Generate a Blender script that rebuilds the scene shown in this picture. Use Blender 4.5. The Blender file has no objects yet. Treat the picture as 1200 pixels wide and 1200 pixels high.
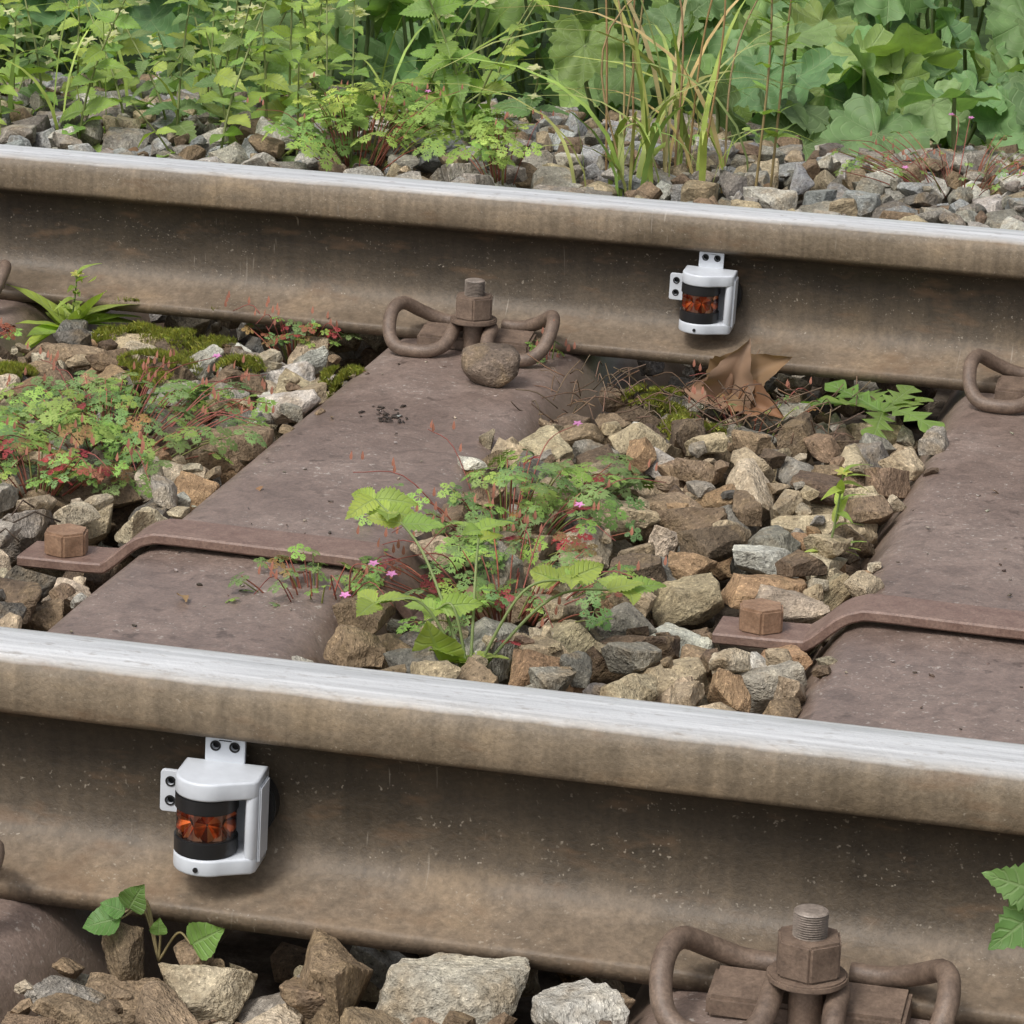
import bpy, bmesh, numpy as np, math, random
from mathutils import Matrix, Vector, noise as mn
rng=np.random.default_rng(7); random.seed(7)
S=bpy.context.scene; COL=S.collection
Y2=1.505; SP=0.580
# ------------------------------------------------------------------ helpers
class MB:
    def __init__(s): s.v=[];s.f={};s.c=[];s.u=[];s.n=0
    def add(s,v,faces,R=None,t=(0,0,0),col=(1,1,1,1),uv=None):
        v=np.asarray(v,float)
        if R is not None: v=v@np.asarray(R).T
        v=v+np.asarray(t,float)
        s.v.append(v)
        for f in faces:
            f=np.asarray(f,dtype=np.int64); s.f.setdefault(f.shape[1],[]).append(f+s.n)
        c=np.asarray(col,float)
        if c.ndim==1:
            if len(c)==3: c=np.append(c,random.random())
            c=np.tile(c,(len(v),1))
        s.c.append(c)
        s.u.append(np.zeros((len(v),3)) if uv is None else np.c_[uv,np.zeros(len(v))] if np.asarray(uv).shape[1]==2 else uv)
        s.n+=len(v)
    def finish(s,name,mat,smooth=True,parent=None,sharp=None):
        me=bpy.data.meshes.new(name)
        V=np.concatenate(s.v); nv=len(V)
        loops=[];starts=[];pos=0
        for k,l in s.f.items():
            F=np.concatenate(l); loops.append(F.ravel()); starts.append(pos+np.arange(len(F))*k); pos+=F.size
        L=np.concatenate(loops);ST=np.concatenate(starts)
        me.vertices.add(nv); me.vertices.foreach_set('co',V.ravel().astype(np.float32))
        me.loops.add(len(L)); me.loops.foreach_set('vertex_index',L.astype(np.int32))
        me.polygons.add(len(ST)); me.polygons.foreach_set('loop_start',ST.astype(np.int32))
        me.update(calc_edges=True)
        a=me.attributes.new('rc','FLOAT_COLOR','POINT'); a.data.foreach_set('color',np.concatenate(s.c).ravel().astype(np.float32))
        a=me.attributes.new('luv','FLOAT_VECTOR','POINT'); a.data.foreach_set('vector',np.concatenate(s.u).ravel().astype(np.float32))
        me.polygons.foreach_set('use_smooth',np.full(len(ST),smooth))
        me.validate(); me.update()
        if sharp:
            try: me.set_sharp_from_angle(angle=math.radians(sharp))
            except Exception: pass
        me.materials.append(mat)
        o=bpy.data.objects.new(name,me); COL.objects.link(o)
        if parent: o.parent=parent
        return o
def empty(name):
    o=bpy.data.objects.new(name,None); COL.objects.link(o); return o
def frame(d,up=(0,0,1)):
    d=np.asarray(d,float); d=d/np.linalg.norm(d)
    y=np.cross(up,d); n=np.linalg.norm(y)
    if n<1e-5: y=np.array([0,1.,0])
    else: y/=n
    z=np.cross(d,y); return np.stack([d,y,z],1)
def rotx(a): c,s=math.cos(a),math.sin(a); return np.array([[1,0,0],[0,c,-s],[0,s,c]])
def roty(a): c,s=math.cos(a),math.sin(a); return np.array([[c,0,s],[0,1,0],[-s,0,c]])
def rotz(a): c,s=math.cos(a),math.sin(a); return np.array([[c,-s,0],[s,c,0],[0,0,1]])
def tube(P,r,k=6,cap=True):
    P=np.asarray(P,float);n=len(P);r=np.broadcast_to(r,(n,))
    T=np.gradient(P,axis=0);T/=np.linalg.norm(T,axis=1)[:,None]+1e-9
    ref=np.array([0,0,1.]) if abs(T[0][2])<.9 else np.array([1.,0,0])
    N=np.cross(T[0],ref);N/=np.linalg.norm(N);V=[]
    a=np.arange(k)*2*math.pi/k
    for i in range(n):
        N=N-T[i]*(N@T[i]);N/=np.linalg.norm(N)+1e-9;B=np.cross(T[i],N)
        V.append(P[i]+r[i]*(np.cos(a)[:,None]*N+np.sin(a)[:,None]*B))
    V=np.concatenate(V);F=[]
    for i in range(n-1):
        for j in range(k): F.append((i*k+j,i*k+(j+1)%k,(i+1)*k+(j+1)%k,(i+1)*k+j))
    fs=[np.array(F)]
    if cap: fs.append(np.array([list(range(k))[::-1],[(n-1)*k+j for j in range(k)]]))
    return V,fs
def smooth_path(P,n=40):
    P=np.asarray(P,float);m=len(P);out=[]
    Q=np.vstack([2*P[0]-P[1],P,2*P[-1]-P[-2]])
    for i in range(m-1):
        for t in np.linspace(0,1,max(2,n//(m-1)),endpoint=False):
            a,b,c,d=Q[i],Q[i+1],Q[i+2],Q[i+3]
            out.append(.5*((2*b)+(-a+c)*t+(2*a-5*b+4*c-d)*t*t+(-a+3*b-3*c+d)*t**3))
    out.append(P[-1]);return np.array(out)
# ------------------------------------------------------------------ materials
class NT:
    def __init__(s,name):
        s.m=bpy.data.materials.new(name); s.m.use_nodes=True; s.t=s.m.node_tree; s.n=s.t.nodes; s.l=s.t.links
        s.b=s.n['Principled BSDF']; s.out=s.n['Material Output']
    def node(s,t,**k):
        n=s.n.new(t)
        for a,b in k.items(): setattr(n,a,b)
        return n
    def set(s,i,v):
        if isinstance(v,bpy.types.NodeSocket): s.l.new(v,i)
        elif v is not None:
            try: i.default_value=v
            except Exception: i.default_value=tuple(v)+(1,)
    def pos(s): return s.node('ShaderNodeNewGeometry').outputs['Position']
    def mapv(s,v,scale=(1,1,1),loc=(0,0,0),rot=(0,0,0)):
        n=s.node('ShaderNodeMapping'); s.l.new(v,n.inputs[0]); n.inputs['Scale'].default_value=scale; n.inputs['Location'].default_value=loc; n.inputs['Rotation'].default_value=rot; return n.outputs[0]
    def noise(s,v,sc,det=4,rough=.55,dist=0):
        n=s.node('ShaderNodeTexNoise'); s.l.new(v,n.inputs['Vector']); n.inputs['Scale'].default_value=sc; n.inputs['Detail'].default_value=min(det,3); n.inputs['Roughness'].default_value=rough; n.inputs['Distortion'].default_value=dist; return n.outputs['Fac']
    def vor(s,v,sc,out='Distance',feat='F1'):
        n=s.node('ShaderNodeTexVoronoi'); n.feature=feat; s.l.new(v,n.inputs['Vector']); n.inputs['Scale'].default_value=sc; return n.outputs[out]
    def ramp(s,f,stops,interp='LINEAR'):
        n=s.node('ShaderNodeValToRGB'); n.color_ramp.interpolation=interp; s.l.new(f,n.inputs[0]); e=n.color_ramp.elements
        while len(e)<len(stops): e.new(.5)
        for q,(p,c) in zip(e,stops):
            q.position=p; q.color=(c,c,c,1) if isinstance(c,(int,float)) else tuple(c)+(1,)
        return n.outputs[0]
    def mix(s,f,a,b,mode='MIX'):
        n=s.node('ShaderNodeMix'); n.data_type='RGBA'; n.blend_type=mode
        s.set(n.inputs[0],f); s.set(n.inputs[6],a if not isinstance(a,tuple) or len(a)==4 else a+(1,)); s.set(n.inputs[7],b if not isinstance(b,tuple) or len(b)==4 else b+(1,)); return n.outputs[2]
    def math(s,op,a,b=None,c=None,clamp=False):
        n=s.node('ShaderNodeMath'); n.operation=op; n.use_clamp=clamp
        s.set(n.inputs[0],a)
        if b is not None: s.set(n.inputs[1],b)
        if c is not None: s.set(n.inputs[2],c)
        return n.outputs[0]
    def sep(s,v):
        n=s.node('ShaderNodeSeparateXYZ'); s.l.new(v,n.inputs[0]); return n.outputs
    def attr(s,name,out='Color'):
        n=s.node('ShaderNodeAttribute'); n.attribute_name=name; return n.outputs[out]
    def bump(s,h,st=.5,d=.001):
        n=s.node('ShaderNodeBump'); s.l.new(h,n.inputs['Height']); n.inputs['Strength'].default_value=st; n.inputs['Distance'].default_value=d; s.l.new(n.outputs[0],s.b.inputs['Normal']); return n.outputs[0]
    def fin(s,col=None,rough=None,metal=None,spec=None):
        if col is not None: s.set(s.b.inputs['Base Color'],col if not isinstance(col,tuple) or len(col)==4 else col+(1,))
        if rough is not None: s.set(s.b.inputs['Roughness'],rough)
        if metal is not None: s.set(s.b.inputs['Metallic'],metal)
        if spec is not None: s.set(s.b.inputs['Specular IOR Level'],spec)
        return s.m
def m_rail():
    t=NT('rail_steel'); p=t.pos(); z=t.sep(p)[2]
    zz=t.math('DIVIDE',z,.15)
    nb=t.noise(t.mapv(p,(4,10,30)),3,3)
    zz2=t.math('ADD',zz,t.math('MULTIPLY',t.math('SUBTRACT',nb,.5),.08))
    c=t.ramp(zz2,[(0,(.095,.067,.044)),(.07,(.175,.130,.088)),(.15,(.185,.142,.100)),(.27,(.098,.074,.049)),(.42,(.058,.043,.027)),(.70,(.040,.030,.019)),(.76,(.175,.132,.086)),(.88,(.235,.184,.126)),(.955,(.175,.139,.098)),(1,(.2,.165,.125))])  # brown bands by height; web darkened to paint in shade from the head
    streak=t.noise(t.mapv(p,(90,90,6)),1.2,3)
    c=t.mix(.6,c,t.ramp(streak,[(.3,.66),(.7,1.3)]),'MULTIPLY')
    bl=t.noise(t.mapv(p,(1,1,2.2)),9,3,.65)
    c=t.mix(.95,c,t.ramp(bl,[(.3,(.64,.63,.60)),(.55,(1,1,1)),(.75,(1.38,1.32,1.2))]),'MULTIPLY')
    fine=t.noise(p,260,3,.7)
    c=t.mix(.7,c,t.ramp(fine,[(.3,.7),(.7,1.3)]),'MULTIPLY')
    sp=t.ramp(t.noise(p,330,1,.8),[(.66,0),(.73,1)])
    sp=t.math('MULTIPLY',sp,t.ramp(nb,[(.45,0),(.65,.7)]))
    c=t.mix(sp,c,(.38,.33,.26))
    rust=t.ramp(t.noise(t.mapv(p,(1,1,3),(3,1,7)),14,3,.7),[(.56,0),(.70,.5)])
    c=t.mix(rust,c,(.16,.095,.05))
    scr=t.ramp(t.noise(t.mapv(p,(330,1,28),(0,0,0),(0,.55,0)),1,1,.5),[(.71,0),(.77,.38)])
    scr=t.math('MULTIPLY',scr,t.ramp(t.noise(t.mapv(p,(1,1,1),(4,4,4)),9,1),[(.54,0),(.64,1)]))
    c=t.mix(scr,c,(.42,.37,.30))
    mz=t.math('ADD',z,t.math('MULTIPLY',t.math('SUBTRACT',t.noise(p,30,3,.7),.5),.0024))
    met=t.ramp(t.math('MULTIPLY',t.math('SUBTRACT',mz,.1420),180),[(.05,0),(.95,1)])
    ln=t.noise(t.mapv(p,(5,190,5)),1,3,.7)
    top=t.ramp(ln,[(.3,(.58,.58,.57)),(.7,(.90,.90,.89))])
    top=t.mix(t.ramp(t.noise(t.mapv(p,(60,200,60)),1,3,.7),[(.57,0),(.73,.55)]),top,(.32,.27,.22))
    c=t.mix(met,c,top)
    t.bump(t.math('ADD',fine,t.math('MULTIPLY',streak,.6)),.55,.0012)
    r=t.mix(met,t.ramp(bl,[(.3,.5),(.7,.72)]),t.ramp(ln,[(.3,.30),(.7,.45)]))
    return t.fin(c,r,t.math('MULTIPLY',met,.45))
def m_sleeper():
    t=NT('sleeper_steel'); p=t.pos(); z=t.sep(p)[2]
    bl=t.noise(p,5,3,.65)
    c=t.ramp(bl,[(.3,(.150,.106,.086)),(.5,(.20,.146,.120)),(.72,(.245,.188,.158))])
    md=t.noise(p,45,3,.7,1.)
    c=t.mix(.9,c,t.ramp(md,[(.3,.72),(.7,1.26)]),'MULTIPLY')
    fi=t.noise(p,350,2,.7)
    c=t.mix(.6,c,t.ramp(fi,[(.3,.7),(.7,1.3)]),'MULTIPLY')
    dust=t.ramp(t.noise(p,170,2,.85),[(.62,0),(.70,.9)])
    dust=t.math('MULTIPLY',dust,t.ramp(t.noise(p,10,3),[(.40,.05),(.58,1)]))
    c=t.mix(dust,c,(.48,.43,.38))
    drk=t.ramp(t.noise(t.mapv(p,(1,1,1),(5,3,1)),50,3,.65),[(.58,0),(.66,.75)])
    drk=t.math('MULTIPLY',drk,t.ramp(t.noise(t.mapv(p,(1,1,1),(2,8,1)),6,2),[(.44,0),(.56,1)]))
    c=t.mix(drk,c,(.075,.052,.04))
    fl=t.ramp(t.math('MULTIPLY',z,-14),[(0.02,0),(.5,.6)])
    c=t.mix(fl,c,(.24,.18,.13))
    t.bump(t.math('ADD',fi,t.math('MULTIPLY',md,1.)),.4,.0013)
    return t.fin(c,t.ramp(bl,[(.3,.34),(.7,.52)]),.0,.5)
def m_rust(name,a,b,rough=.65):
    t=NT(name); p=t.pos()
    c=t.ramp(t.noise(p,70,3,.7),[(.3,a),(.7,b)])
    f=t.noise(p,450,3,.7)
    c=t.mix(.7,c,t.ramp(f,[(.3,.65),(.7,1.35)]),'MULTIPLY')
    t.bump(f,.5,.0008)
    return t.fin(c,rough,0)
def m_rock():
    t=NT('crushed_stone'); rc=t.attr('rc'); al=t.attr('rc','Alpha'); lu=t.attr('luv','Vector')
    n=t.node('ShaderNodeCombineXYZ'); 
    for i in range(3): t.set(n.inputs[i],t.math('MULTIPLY',al,[37.,91.,53.][i]))
    ad=t.node('ShaderNodeVectorMath'); ad.operation='ADD'; t.l.new(lu,ad.inputs[0]); t.l.new(n.outputs[0],ad.inputs[1]); p=ad.outputs[0]
    big=t.noise(p,30,3,.65)
    c=t.mix(.9,rc,t.ramp(big,[(.3,(.62,.59,.55)),(.5,(1,1,1)),(.7,(1.3,1.28,1.22))]),'MULTIPLY')
    rust=t.ramp(t.noise(t.mapv(p,(1,1,1),(9,4,2)),24,3,.7),[(.50,0),(.67,.55)])
    c=t.mix(rust,c,(.25,.18,.10))
    sp1=t.noise(p,300,2,.75)
    c=t.mix(.85,c,t.ramp(sp1,[(.30,.38),(.42,.92),(.58,1.05),(.68,1.75)]),'MULTIPLY')
    md=t.noise(t.mapv(p,(1,2.5,1)),80,3,.75)
    c=t.mix(.75,c,t.ramp(md,[(.3,.72),(.7,1.28)]),'MULTIPLY')
    t.bump(t.math('ADD',t.math('MULTIPLY',md,2.0),sp1),.9,.0022)
    return t.fin(c,.8,0,.3)
def m_leaf(name,vein,trans=.3,rough=.5,spec=.35):
    t=NT(name); rc=t.attr('rc'); lu=t.attr('luv','Vector')
    x,y,_=t.sep(lu); p=t.pos()
    c=t.mix(.8,rc,t.ramp(t.noise(p,25,2,.6),[(.3,.7),(.7,1.3)]),'MULTIPLY')
    if vein=='polar':
        ang=t.math('ARCTAN2',y,x); r=t.math('SQRT',t.math('ADD',t.math('MULTIPLY',x,x),t.math('MULTIPLY',y,y)))
        k=t.math('ABSOLUTE',t.math('SINE',t.math('MULTIPLY',ang,3.5)))
        k2=t.math('MULTIPLY',k,r); v=t.ramp(k2,[(.012,1),(.05,0)])
        f=t.math('FRACT',t.math('MULTIPLY',t.math('SUBTRACT',r,t.math('MULTIPLY',k,.22)),5.))
        s2=t.ramp(t.math('ABSOLUTE',t.math('SUBTRACT',f,.5)),[(.03,.65),(.11,0)])
        v=t.math('MAXIMUM',v,s2)
    elif vein=='pinn':
        ay=t.math('ABSOLUTE',y); mid=t.ramp(ay,[(.03,1),(.10,0)])
        f=t.math('FRACT',t.math('MULTIPLY',t.math('SUBTRACT',x,t.math('MULTIPLY',ay,.18)),7.))
        s2=t.ramp(t.math('ABSOLUTE',t.math('SUBTRACT',f,.5)),[(.05,.7),(.16,0)])
        v=t.math('MAXIMUM',mid,s2)
    else: v=None
    if v is not None:
        c=t.mix(t.math('MULTIPLY',v,.40),c,(.34,.44,.22))
        t.bump(t.math('SUBTRACT',0.,v),.5,.0015)
    t.fin(c,rough,0,spec)
    tr=t.node('ShaderNodeBsdfTranslucent'); t.l.new(t.mix(1.,c,(1.2,1.35,.5),'MULTIPLY'),tr.inputs[0])
    mx=t.node('ShaderNodeMixShader'); mx.inputs[0].default_value=trans; t.l.new(t.b.outputs[0],mx.inputs[1]); t.l.new(tr.outputs[0],mx.inputs[2]); t.l.new(mx.outputs[0],t.out.inputs[0])
    return t.m
def m_plain(name,c,rough,metal=0,bump=0,spec=.5):
    t=NT(name); p=t.pos()
    cc=t.mix(.6,c,t.ramp(t.noise(p,60,3,.6),[(.3,.85),(.7,1.1)]),'MULTIPLY')
    return t.fin(cc,rough,metal,spec)
def m_ground():
    t=NT('ground_soil'); p=t.pos()
    x,y,z=t.sep(p)
    c=t.ramp(t.noise(p,30,3,.7),[(.3,(.045,.035,.026)),(.5,(.09,.07,.052)),(.7,(.17,.14,.11))])
    v=t.vor(p,28,'Color'); vd=t.vor(p,28,'Distance')
    st=t.mix(.6,(.20,.17,.14),v,'MULTIPLY')
    n=t.math('MULTIPLY',t.math('ABSOLUTE',t.math('SUBTRACT',x,.1)),.1); far=t.ramp(n,[(.22,0),(.25,1)])
    c=t.mix(far,c,st)
    gy=t.math('ABSOLUTE',t.math('SUBTRACT',y,.75)); gf=t.ramp(t.math('MULTIPLY',t.math('ADD',gy,t.math('MULTIPLY',t.noise(p,2,3),.5)),.1),[(.23,0),(.27,1)])
    gc=t.ramp(t.noise(p,12,3,.7),[(.3,(.02,.035,.012)),(.7,(.06,.10,.03))])
    c=t.mix(gf,c,gc)
    t.bump(t.math('SUBTRACT',t.noise(p,60,3,.7),t.math('MULTIPLY',t.math('MULTIPLY',vd,far),2.)),.8,.006)
    return t.fin(c,.9,0,.2)
M_rail=m_rail();M_slp=m_sleeper();M_rock=m_rock()
M_clip=m_rust('clip_rust',(.105,.073,.054),(.21,.150,.110),.52)
M_bolt=m_rust('bolt_rust',(.19,.108,.062),(.32,.20,.125),.7)
M_strap=m_rust('strap_rust',(.15,.090,.070),(.24,.160,.125),.5)
M_thread=m_rust('thread_steel',(.13,.105,.085),(.30,.25,.21),.45)
M_bb=m_leaf('butterbur_leaf_mat','polar',.30,.5,.3)
M_lf=m_leaf('leaf_mat','pinn',.38,.45)
M_st=m_leaf('stem_mat',None,.15,.6)
M_white=m_plain('white_plastic',(.60,.63,.67),.38)
M_black=m_plain('black_plastic',(.014,.014,.015),.4)
M_hole=m_plain('bolt_hole_dark',(.01,.01,.01),.8)
M_gnd=m_ground()
def m_prism():
    t=NT('orange_prism'); t.fin(t.attr('rc'),.14,.6); return t.m
M_prism=m_prism()
def m_glass():
    t=NT('amber_glass'); tr=t.node('ShaderNodeBsdfTransparent'); tr.inputs[0].default_value=(.99,.88,.80,1); gl=t.node('ShaderNodeBsdfGlossy'); gl.inputs['Roughness'].default_value=.05
    fr=t.node('ShaderNodeFresnel'); fr.inputs[0].default_value=1.65
    mx=t.node('ShaderNodeMixShader'); t.l.new(fr.outputs[0],mx.inputs[0]); t.l.new(tr.outputs[0],mx.inputs[1]); t.l.new(gl.outputs[0],mx.inputs[2]); t.l.new(mx.outputs[0],t.out.inputs[0]); return t.m
M_glass=m_glass()
# ------------------------------------------------------------------ ground
def gz(x,y):
    x=np.asarray(x,float);y=np.asarray(y,float)
    z=np.full(np.broadcast(x,y).shape,-.10)
    ax=np.clip((np.abs(x-.1)-2.2)/.35,0,1); z=z+ax*.062
    z=z-np.clip((y-2.6)/1.2,0,1)*.08
    z=np.where(y>3.8,-.18+np.clip((y-3.8)/12,0,1)*.6,z)
    z=z-np.clip((-y-.6)/1.2,0,1)*.3
    z=np.maximum(z,-.5)
    return z+.008*np.sin(x*7+y*3)*np.cos(y*9)
aa=np.linspace(-1,1,41)
xs=np.unique(np.concatenate([np.linspace(-3.5,3.8,120),np.sign(aa)*3.8+np.sign(aa)*np.abs(aa)**3*600]))
ys=np.unique(np.concatenate([np.linspace(-2.5,6,140),-2.5-np.linspace(0,1,20)**3*600,6+np.linspace(0,1,20)**3*600]))
X,Yg=np.meshgrid(xs,ys,indexing='ij'); Z=gz(X,Yg); nx,ny=X.shape
I=np.arange(nx*ny).reshape(nx,ny)
g=MB(); g.add(np.stack([X,Yg,Z],-1).reshape(-1,3),[np.stack([I[:-1,:-1],I[1:,:-1],I[1:,1:],I[:-1,1:]],-1).reshape(-1,4)])
g.finish('ground',M_gnd)
# ------------------------------------------------------------------ rails
prof=[(62.5,0),(62.5,9.0),(61.5,10.5),(59,11.6),(40,16.5),(26,21),(17,26),(11.5,33),(8.5,43),(7,58),(7,80),(8,92),(11,100),(16,104.5),(30,109.5),(32.6,111),(33.5,114),(33.5,133),(33,137),(31.5,141),(28.5,144),(24,146),(17,147.7),(9,148.7),(0,149)]
full=prof+[(-a,b) for a,b in reversed(prof[:-1])]
def rail(yc):
    xs=np.concatenate([[-30],np.linspace(-3,4,60),[32]]); k=len(full); b=MB()
    V=np.array([[(x,yc+a/1000,bb/1000) for a,bb in full] for x in xs]).reshape(-1,3)
    F=[(i*k+j,i*k+(j+1)%k,(i+1)*k+(j+1)%k,(i+1)*k+j) for i in range(len(xs)-1) for j in range(k)]
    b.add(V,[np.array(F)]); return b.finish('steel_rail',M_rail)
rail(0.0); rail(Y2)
# ------------------------------------------------------------------ sleepers
sp_prof=[(-.165,-.125),(-.160,-.118),(-.148,-.085),(-.128,-.045),(-.108,-.016),(-.099,-.0062),(-.089,-.0015),(-.078,0),(-.04,.0006),(0,.0009),(.04,.0006),(.078,0),(.089,-.0015),(.099,-.0062),(.108,-.016),(.128,-.045),(.148,-.085),(.160,-.118),(.165,-.125)]
def sleeper(cx,k):
    yy=np.linspace(-.52,2.03,90); n=len(sp_prof); V=[]
    for i,y in enumerate(yy):
        e=min(i,len(yy)-1-i); drop=0 if e>4 else (5-e)**2*.004
        for a,z in sp_prof:
            d=mn.noise(Vector((a*14+k*5,y*6,k)))*.0018
            V.append((cx+a*(.97 if e>4 else .97-.02*(5-e)),y,z+d-drop))
    F=[(i*n+j,i*n+j+1,(i+1)*n+j+1,(i+1)*n+j) for i in range(len(yy)-1) for j in range(n-1)]
    b=MB(); b.add(V,[np.array(F)[:,::-1]]); return b.finish('steel_sleeper',M_slp)
KS=list(range(-7,9))
for k in KS: sleeper(.012+k*SP,k)
# ------------------------------------------------------------------ clips
def hexprism(r,z0,z1,bev=.0015):
    bm=bmesh.new(); bmesh.ops.create_cone(bm,cap_ends=True,segments=6,radius1=r,radius2=r,depth=z1-z0,matrix=Matrix.Translation((0,0,(z0+z1)/2))@Matrix.Rotation(.2,4,'Z'))
    bmesh.ops.bevel(bm,geom=bm.edges[:],offset=bev,segments=2,affect='EDGES'); return bm
def cyl(r,z0,z1,seg=32,bev=0,caps=True):
    bm=bmesh.new(); bmesh.ops.create_cone(bm,cap_ends=caps,segments=seg,radius1=r,radius2=r,depth=z1-z0,matrix=Matrix.Translation((0,0,(z0+z1)/2)))
    if bev: bmesh.ops.bevel(bm,geom=[e for e in bm.edges if e.calc_face_angle(0)>1],offset=bev,segments=2,affect='EDGES')
    return bm
def box(x0,x1,y0,y1,z0,z1,bev=.001,seg=2):
    bm=bmesh.new(); bmesh.ops.create_cube(bm,size=1,matrix=Matrix.Translation(((x0+x1)/2,(y0+y1)/2,(z0+z1)/2))@Matrix.Diagonal((x1-x0,y1-y0,z1-z0,1)))
    if bev: bmesh.ops.bevel(bm,geom=bm.edges[:],offset=bev,segments=seg,affect='EDGES')
    return bm
def bm_me(bm,name,mat,smooth=False):
    me=bpy.data.meshes.new(name); bmesh.ops.recalc_face_normals(bm,faces=bm.faces); bm.to_mesh(me); bm.free(); me.materials.append(mat)
    if smooth:
        me.polygons.foreach_set('use_smooth',[True]*len(me.polygons))
        try: me.set_sharp_from_angle(angle=math.radians(40))
        except Exception: pass
    return me
def child(name,me,parent,M=None):
    o=bpy.data.objects.new(name,me); COL.objects.link(o); o.parent=parent
    if M is not None: o.matrix_local=M
    return o
half=[(-.020,.044,.0195),(-.042,.041,.021),(-.062,.032,.030),(-.077,.014,.041),(-.0825,-.008,.036),(-.079,-.028,.019),(-.068,-.040,.009),(-.051,-.044,.0075),(-.034,-.042,.0080),(-.0225,-.032,.012),(-.019,-.016,.020),(-.0185,.002,.0245),(-.012,.014,.0255)]
cp=half+[(0,.0185,.0255)]+[(-a,b,c) for a,b,c in reversed(half)]
tb=MB(); v,f=tube(smooth_path(cp,140),.0068,12); tb.add(v,f)
clip_o=tb.finish('spring_tmp',M_clip); ME_clip=clip_o.data; bpy.data.objects.remove(clip_o)
ME_clip.name='spring_rod'
ME_nut=bm_me(hexprism(.0205,.036,.059),'nut',M_clip,True)
ME_wash=bm_me(cyl(.0235,.0315,.036,40,.001),'washer',M_clip,True)
zz=np.linspace(.057,.075,26); rr=np.array([.0102 if i%2 else .0088 for i in range(26)]); rr[-1]=.007; rr[-2]=.0095
bt=MB(); v,f=tube([(0,0,z) for z in zz],rr,24); bt.add(v,f); o=bt.finish('thr',M_thread,False); ME_thr=o.data; bpy.data.objects.remove(o)
ME_shank=bm_me(cyl(.010,-.01,.035,20),'bolt_shank',M_clip,True)
bmg=box(-.058,.058,-.002,.0325,.0,.020,.0025)
for vtx in bmg.verts:
    if vtx.co.z>.01 and vtx.co.y<.012: vtx.co.z-=.006
ME_guide=bm_me(bmg,'guide_plate',M_clip,True)
def fast(x,y,side):
    e=empty('rail_clip'); e.location=(x,y,0); e.rotation_euler=(0,0,0 if side<0 else math.pi)
    child('spring_rod',ME_clip,e);child('nut',ME_nut,e);child('washer',ME_wash,e);child('bolt_thread',ME_thr,e);child('bolt_shank',ME_shank,e);child('guide_plate',ME_guide,e)
for k in range(-3,5):
    for yc in (0,Y2):
        fast(k*SP+.006,yc-.096,-1); fast(k*SP+.012,yc+.095,1)
# ------------------------------------------------------------------ straps
def strap(cx):
    e=empty('tie_strap'); e.location=(cx,.682,0)
    pts=[(-.200,-.0215),(-.136,-.0205),(-.123,-.017),(-.101,.002),(-.088,.0085),(-.072,.0105),(0,.0095),(.085,.0085),(.101,.004),(.115,-.010),(.131,-.030),(.143,-.036),(.205,-.038)]
    P=smooth_path([(a,0,b) for a,b in pts],120); th=.0045; w=.024
    T=np.gradient(P,axis=0); N=np.stack([-T[:,2],0*T[:,0],T[:,0]],1); N/=np.linalg.norm(N,axis=1)[:,None]
    b=.0015; cs=[(-w,-th+b),(-w,th-b),(-w+b,th),(w-b,th),(w,th-b),(w,-th+b),(w-b,-th),(-w+b,-th)]; k=len(cs)
    V=[];
    for q,n in zip(P,N):
        for a,c in cs: V.append(q+n*c+np.array([0,a,0]))
    F=[(i*k+j,i*k+(j+1)%k,(i+1)*k+(j+1)%k,(i+1)*k+j) for i in range(len(P)-1) for j in range(k)]
    m=MB(); m.add(V,[np.array(F),np.array([list(range(k))[::-1],[(len(P)-1)*k+j for j in range(k)]])]); o=m.finish('bar',M_strap,False,e)
    bv=bm_me(hexprism(.0195,-.0175,.003,.0018),'bolt_head',M_bolt,True)
    child('bolt_head',bv,e,Matrix.Translation((-.166,0,0))); child('bolt_head_far',bv,e,Matrix.Translation((.178,0,-.016)))
for k in range(-2,4): strap(.012+k*SP)
# ------------------------------------------------------------------ prism devices
def curve_plate(name,outer,holes,z0,z1,mat,parent,bev=.0006,M=None):
    cu=bpy.data.curves.new(name,'CURVE'); cu.dimensions='2D'; cu.fill_mode='BOTH'
    for pts in [outer]+holes:
        s=cu.splines.new('POLY'); s.points.add(len(pts)-1); s.use_cyclic_u=True
        for q,pt in zip(s.points,pts): q.co=(pt[0],pt[1],0,1)
    cu.extrude=max(1e-5,(z1-z0)/2-bev); cu.bevel_depth=bev; cu.bevel_resolution=2; cu.offset=-bev
    o=bpy.data.objects.new(name,cu); COL.objects.link(o)
    dg=bpy.context.evaluated_depsgraph_get(); me=bpy.data.meshes.new_from_object(o.evaluated_get(dg)); bpy.data.objects.remove(o)
    me.transform(Matrix.Translation((0,0,(z0+z1)/2)))
    if M is not None: me.transform(M)
    me.materials.clear(); me.materials.append(mat)
    return child(name,me,parent)
def circ(cx,cy,r,n=20,a0=0,a1=2*math.pi): return [(cx+r*math.cos(a0+(a1-a0)*i/n),cy+r*math.sin(a0+(a1-a0)*i/n)) for i in range(n)]
def rrect(x0,x1,y0,y1,r,n=5):
    out=[]
    for cx,cy,a in ((x1-r,y1-r,0),(x0+r,y1-r,90),(x0+r,y0+r,180),(x1-r,y0+r,270)):
        for i in range(n+1):
            t=math.radians(a+90*i/n); out.append((cx+r*math.cos(t),cy+r*math.sin(t)))
    return out
RX=Matrix.Rotation(math.pi/2,4,'X')
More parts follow.
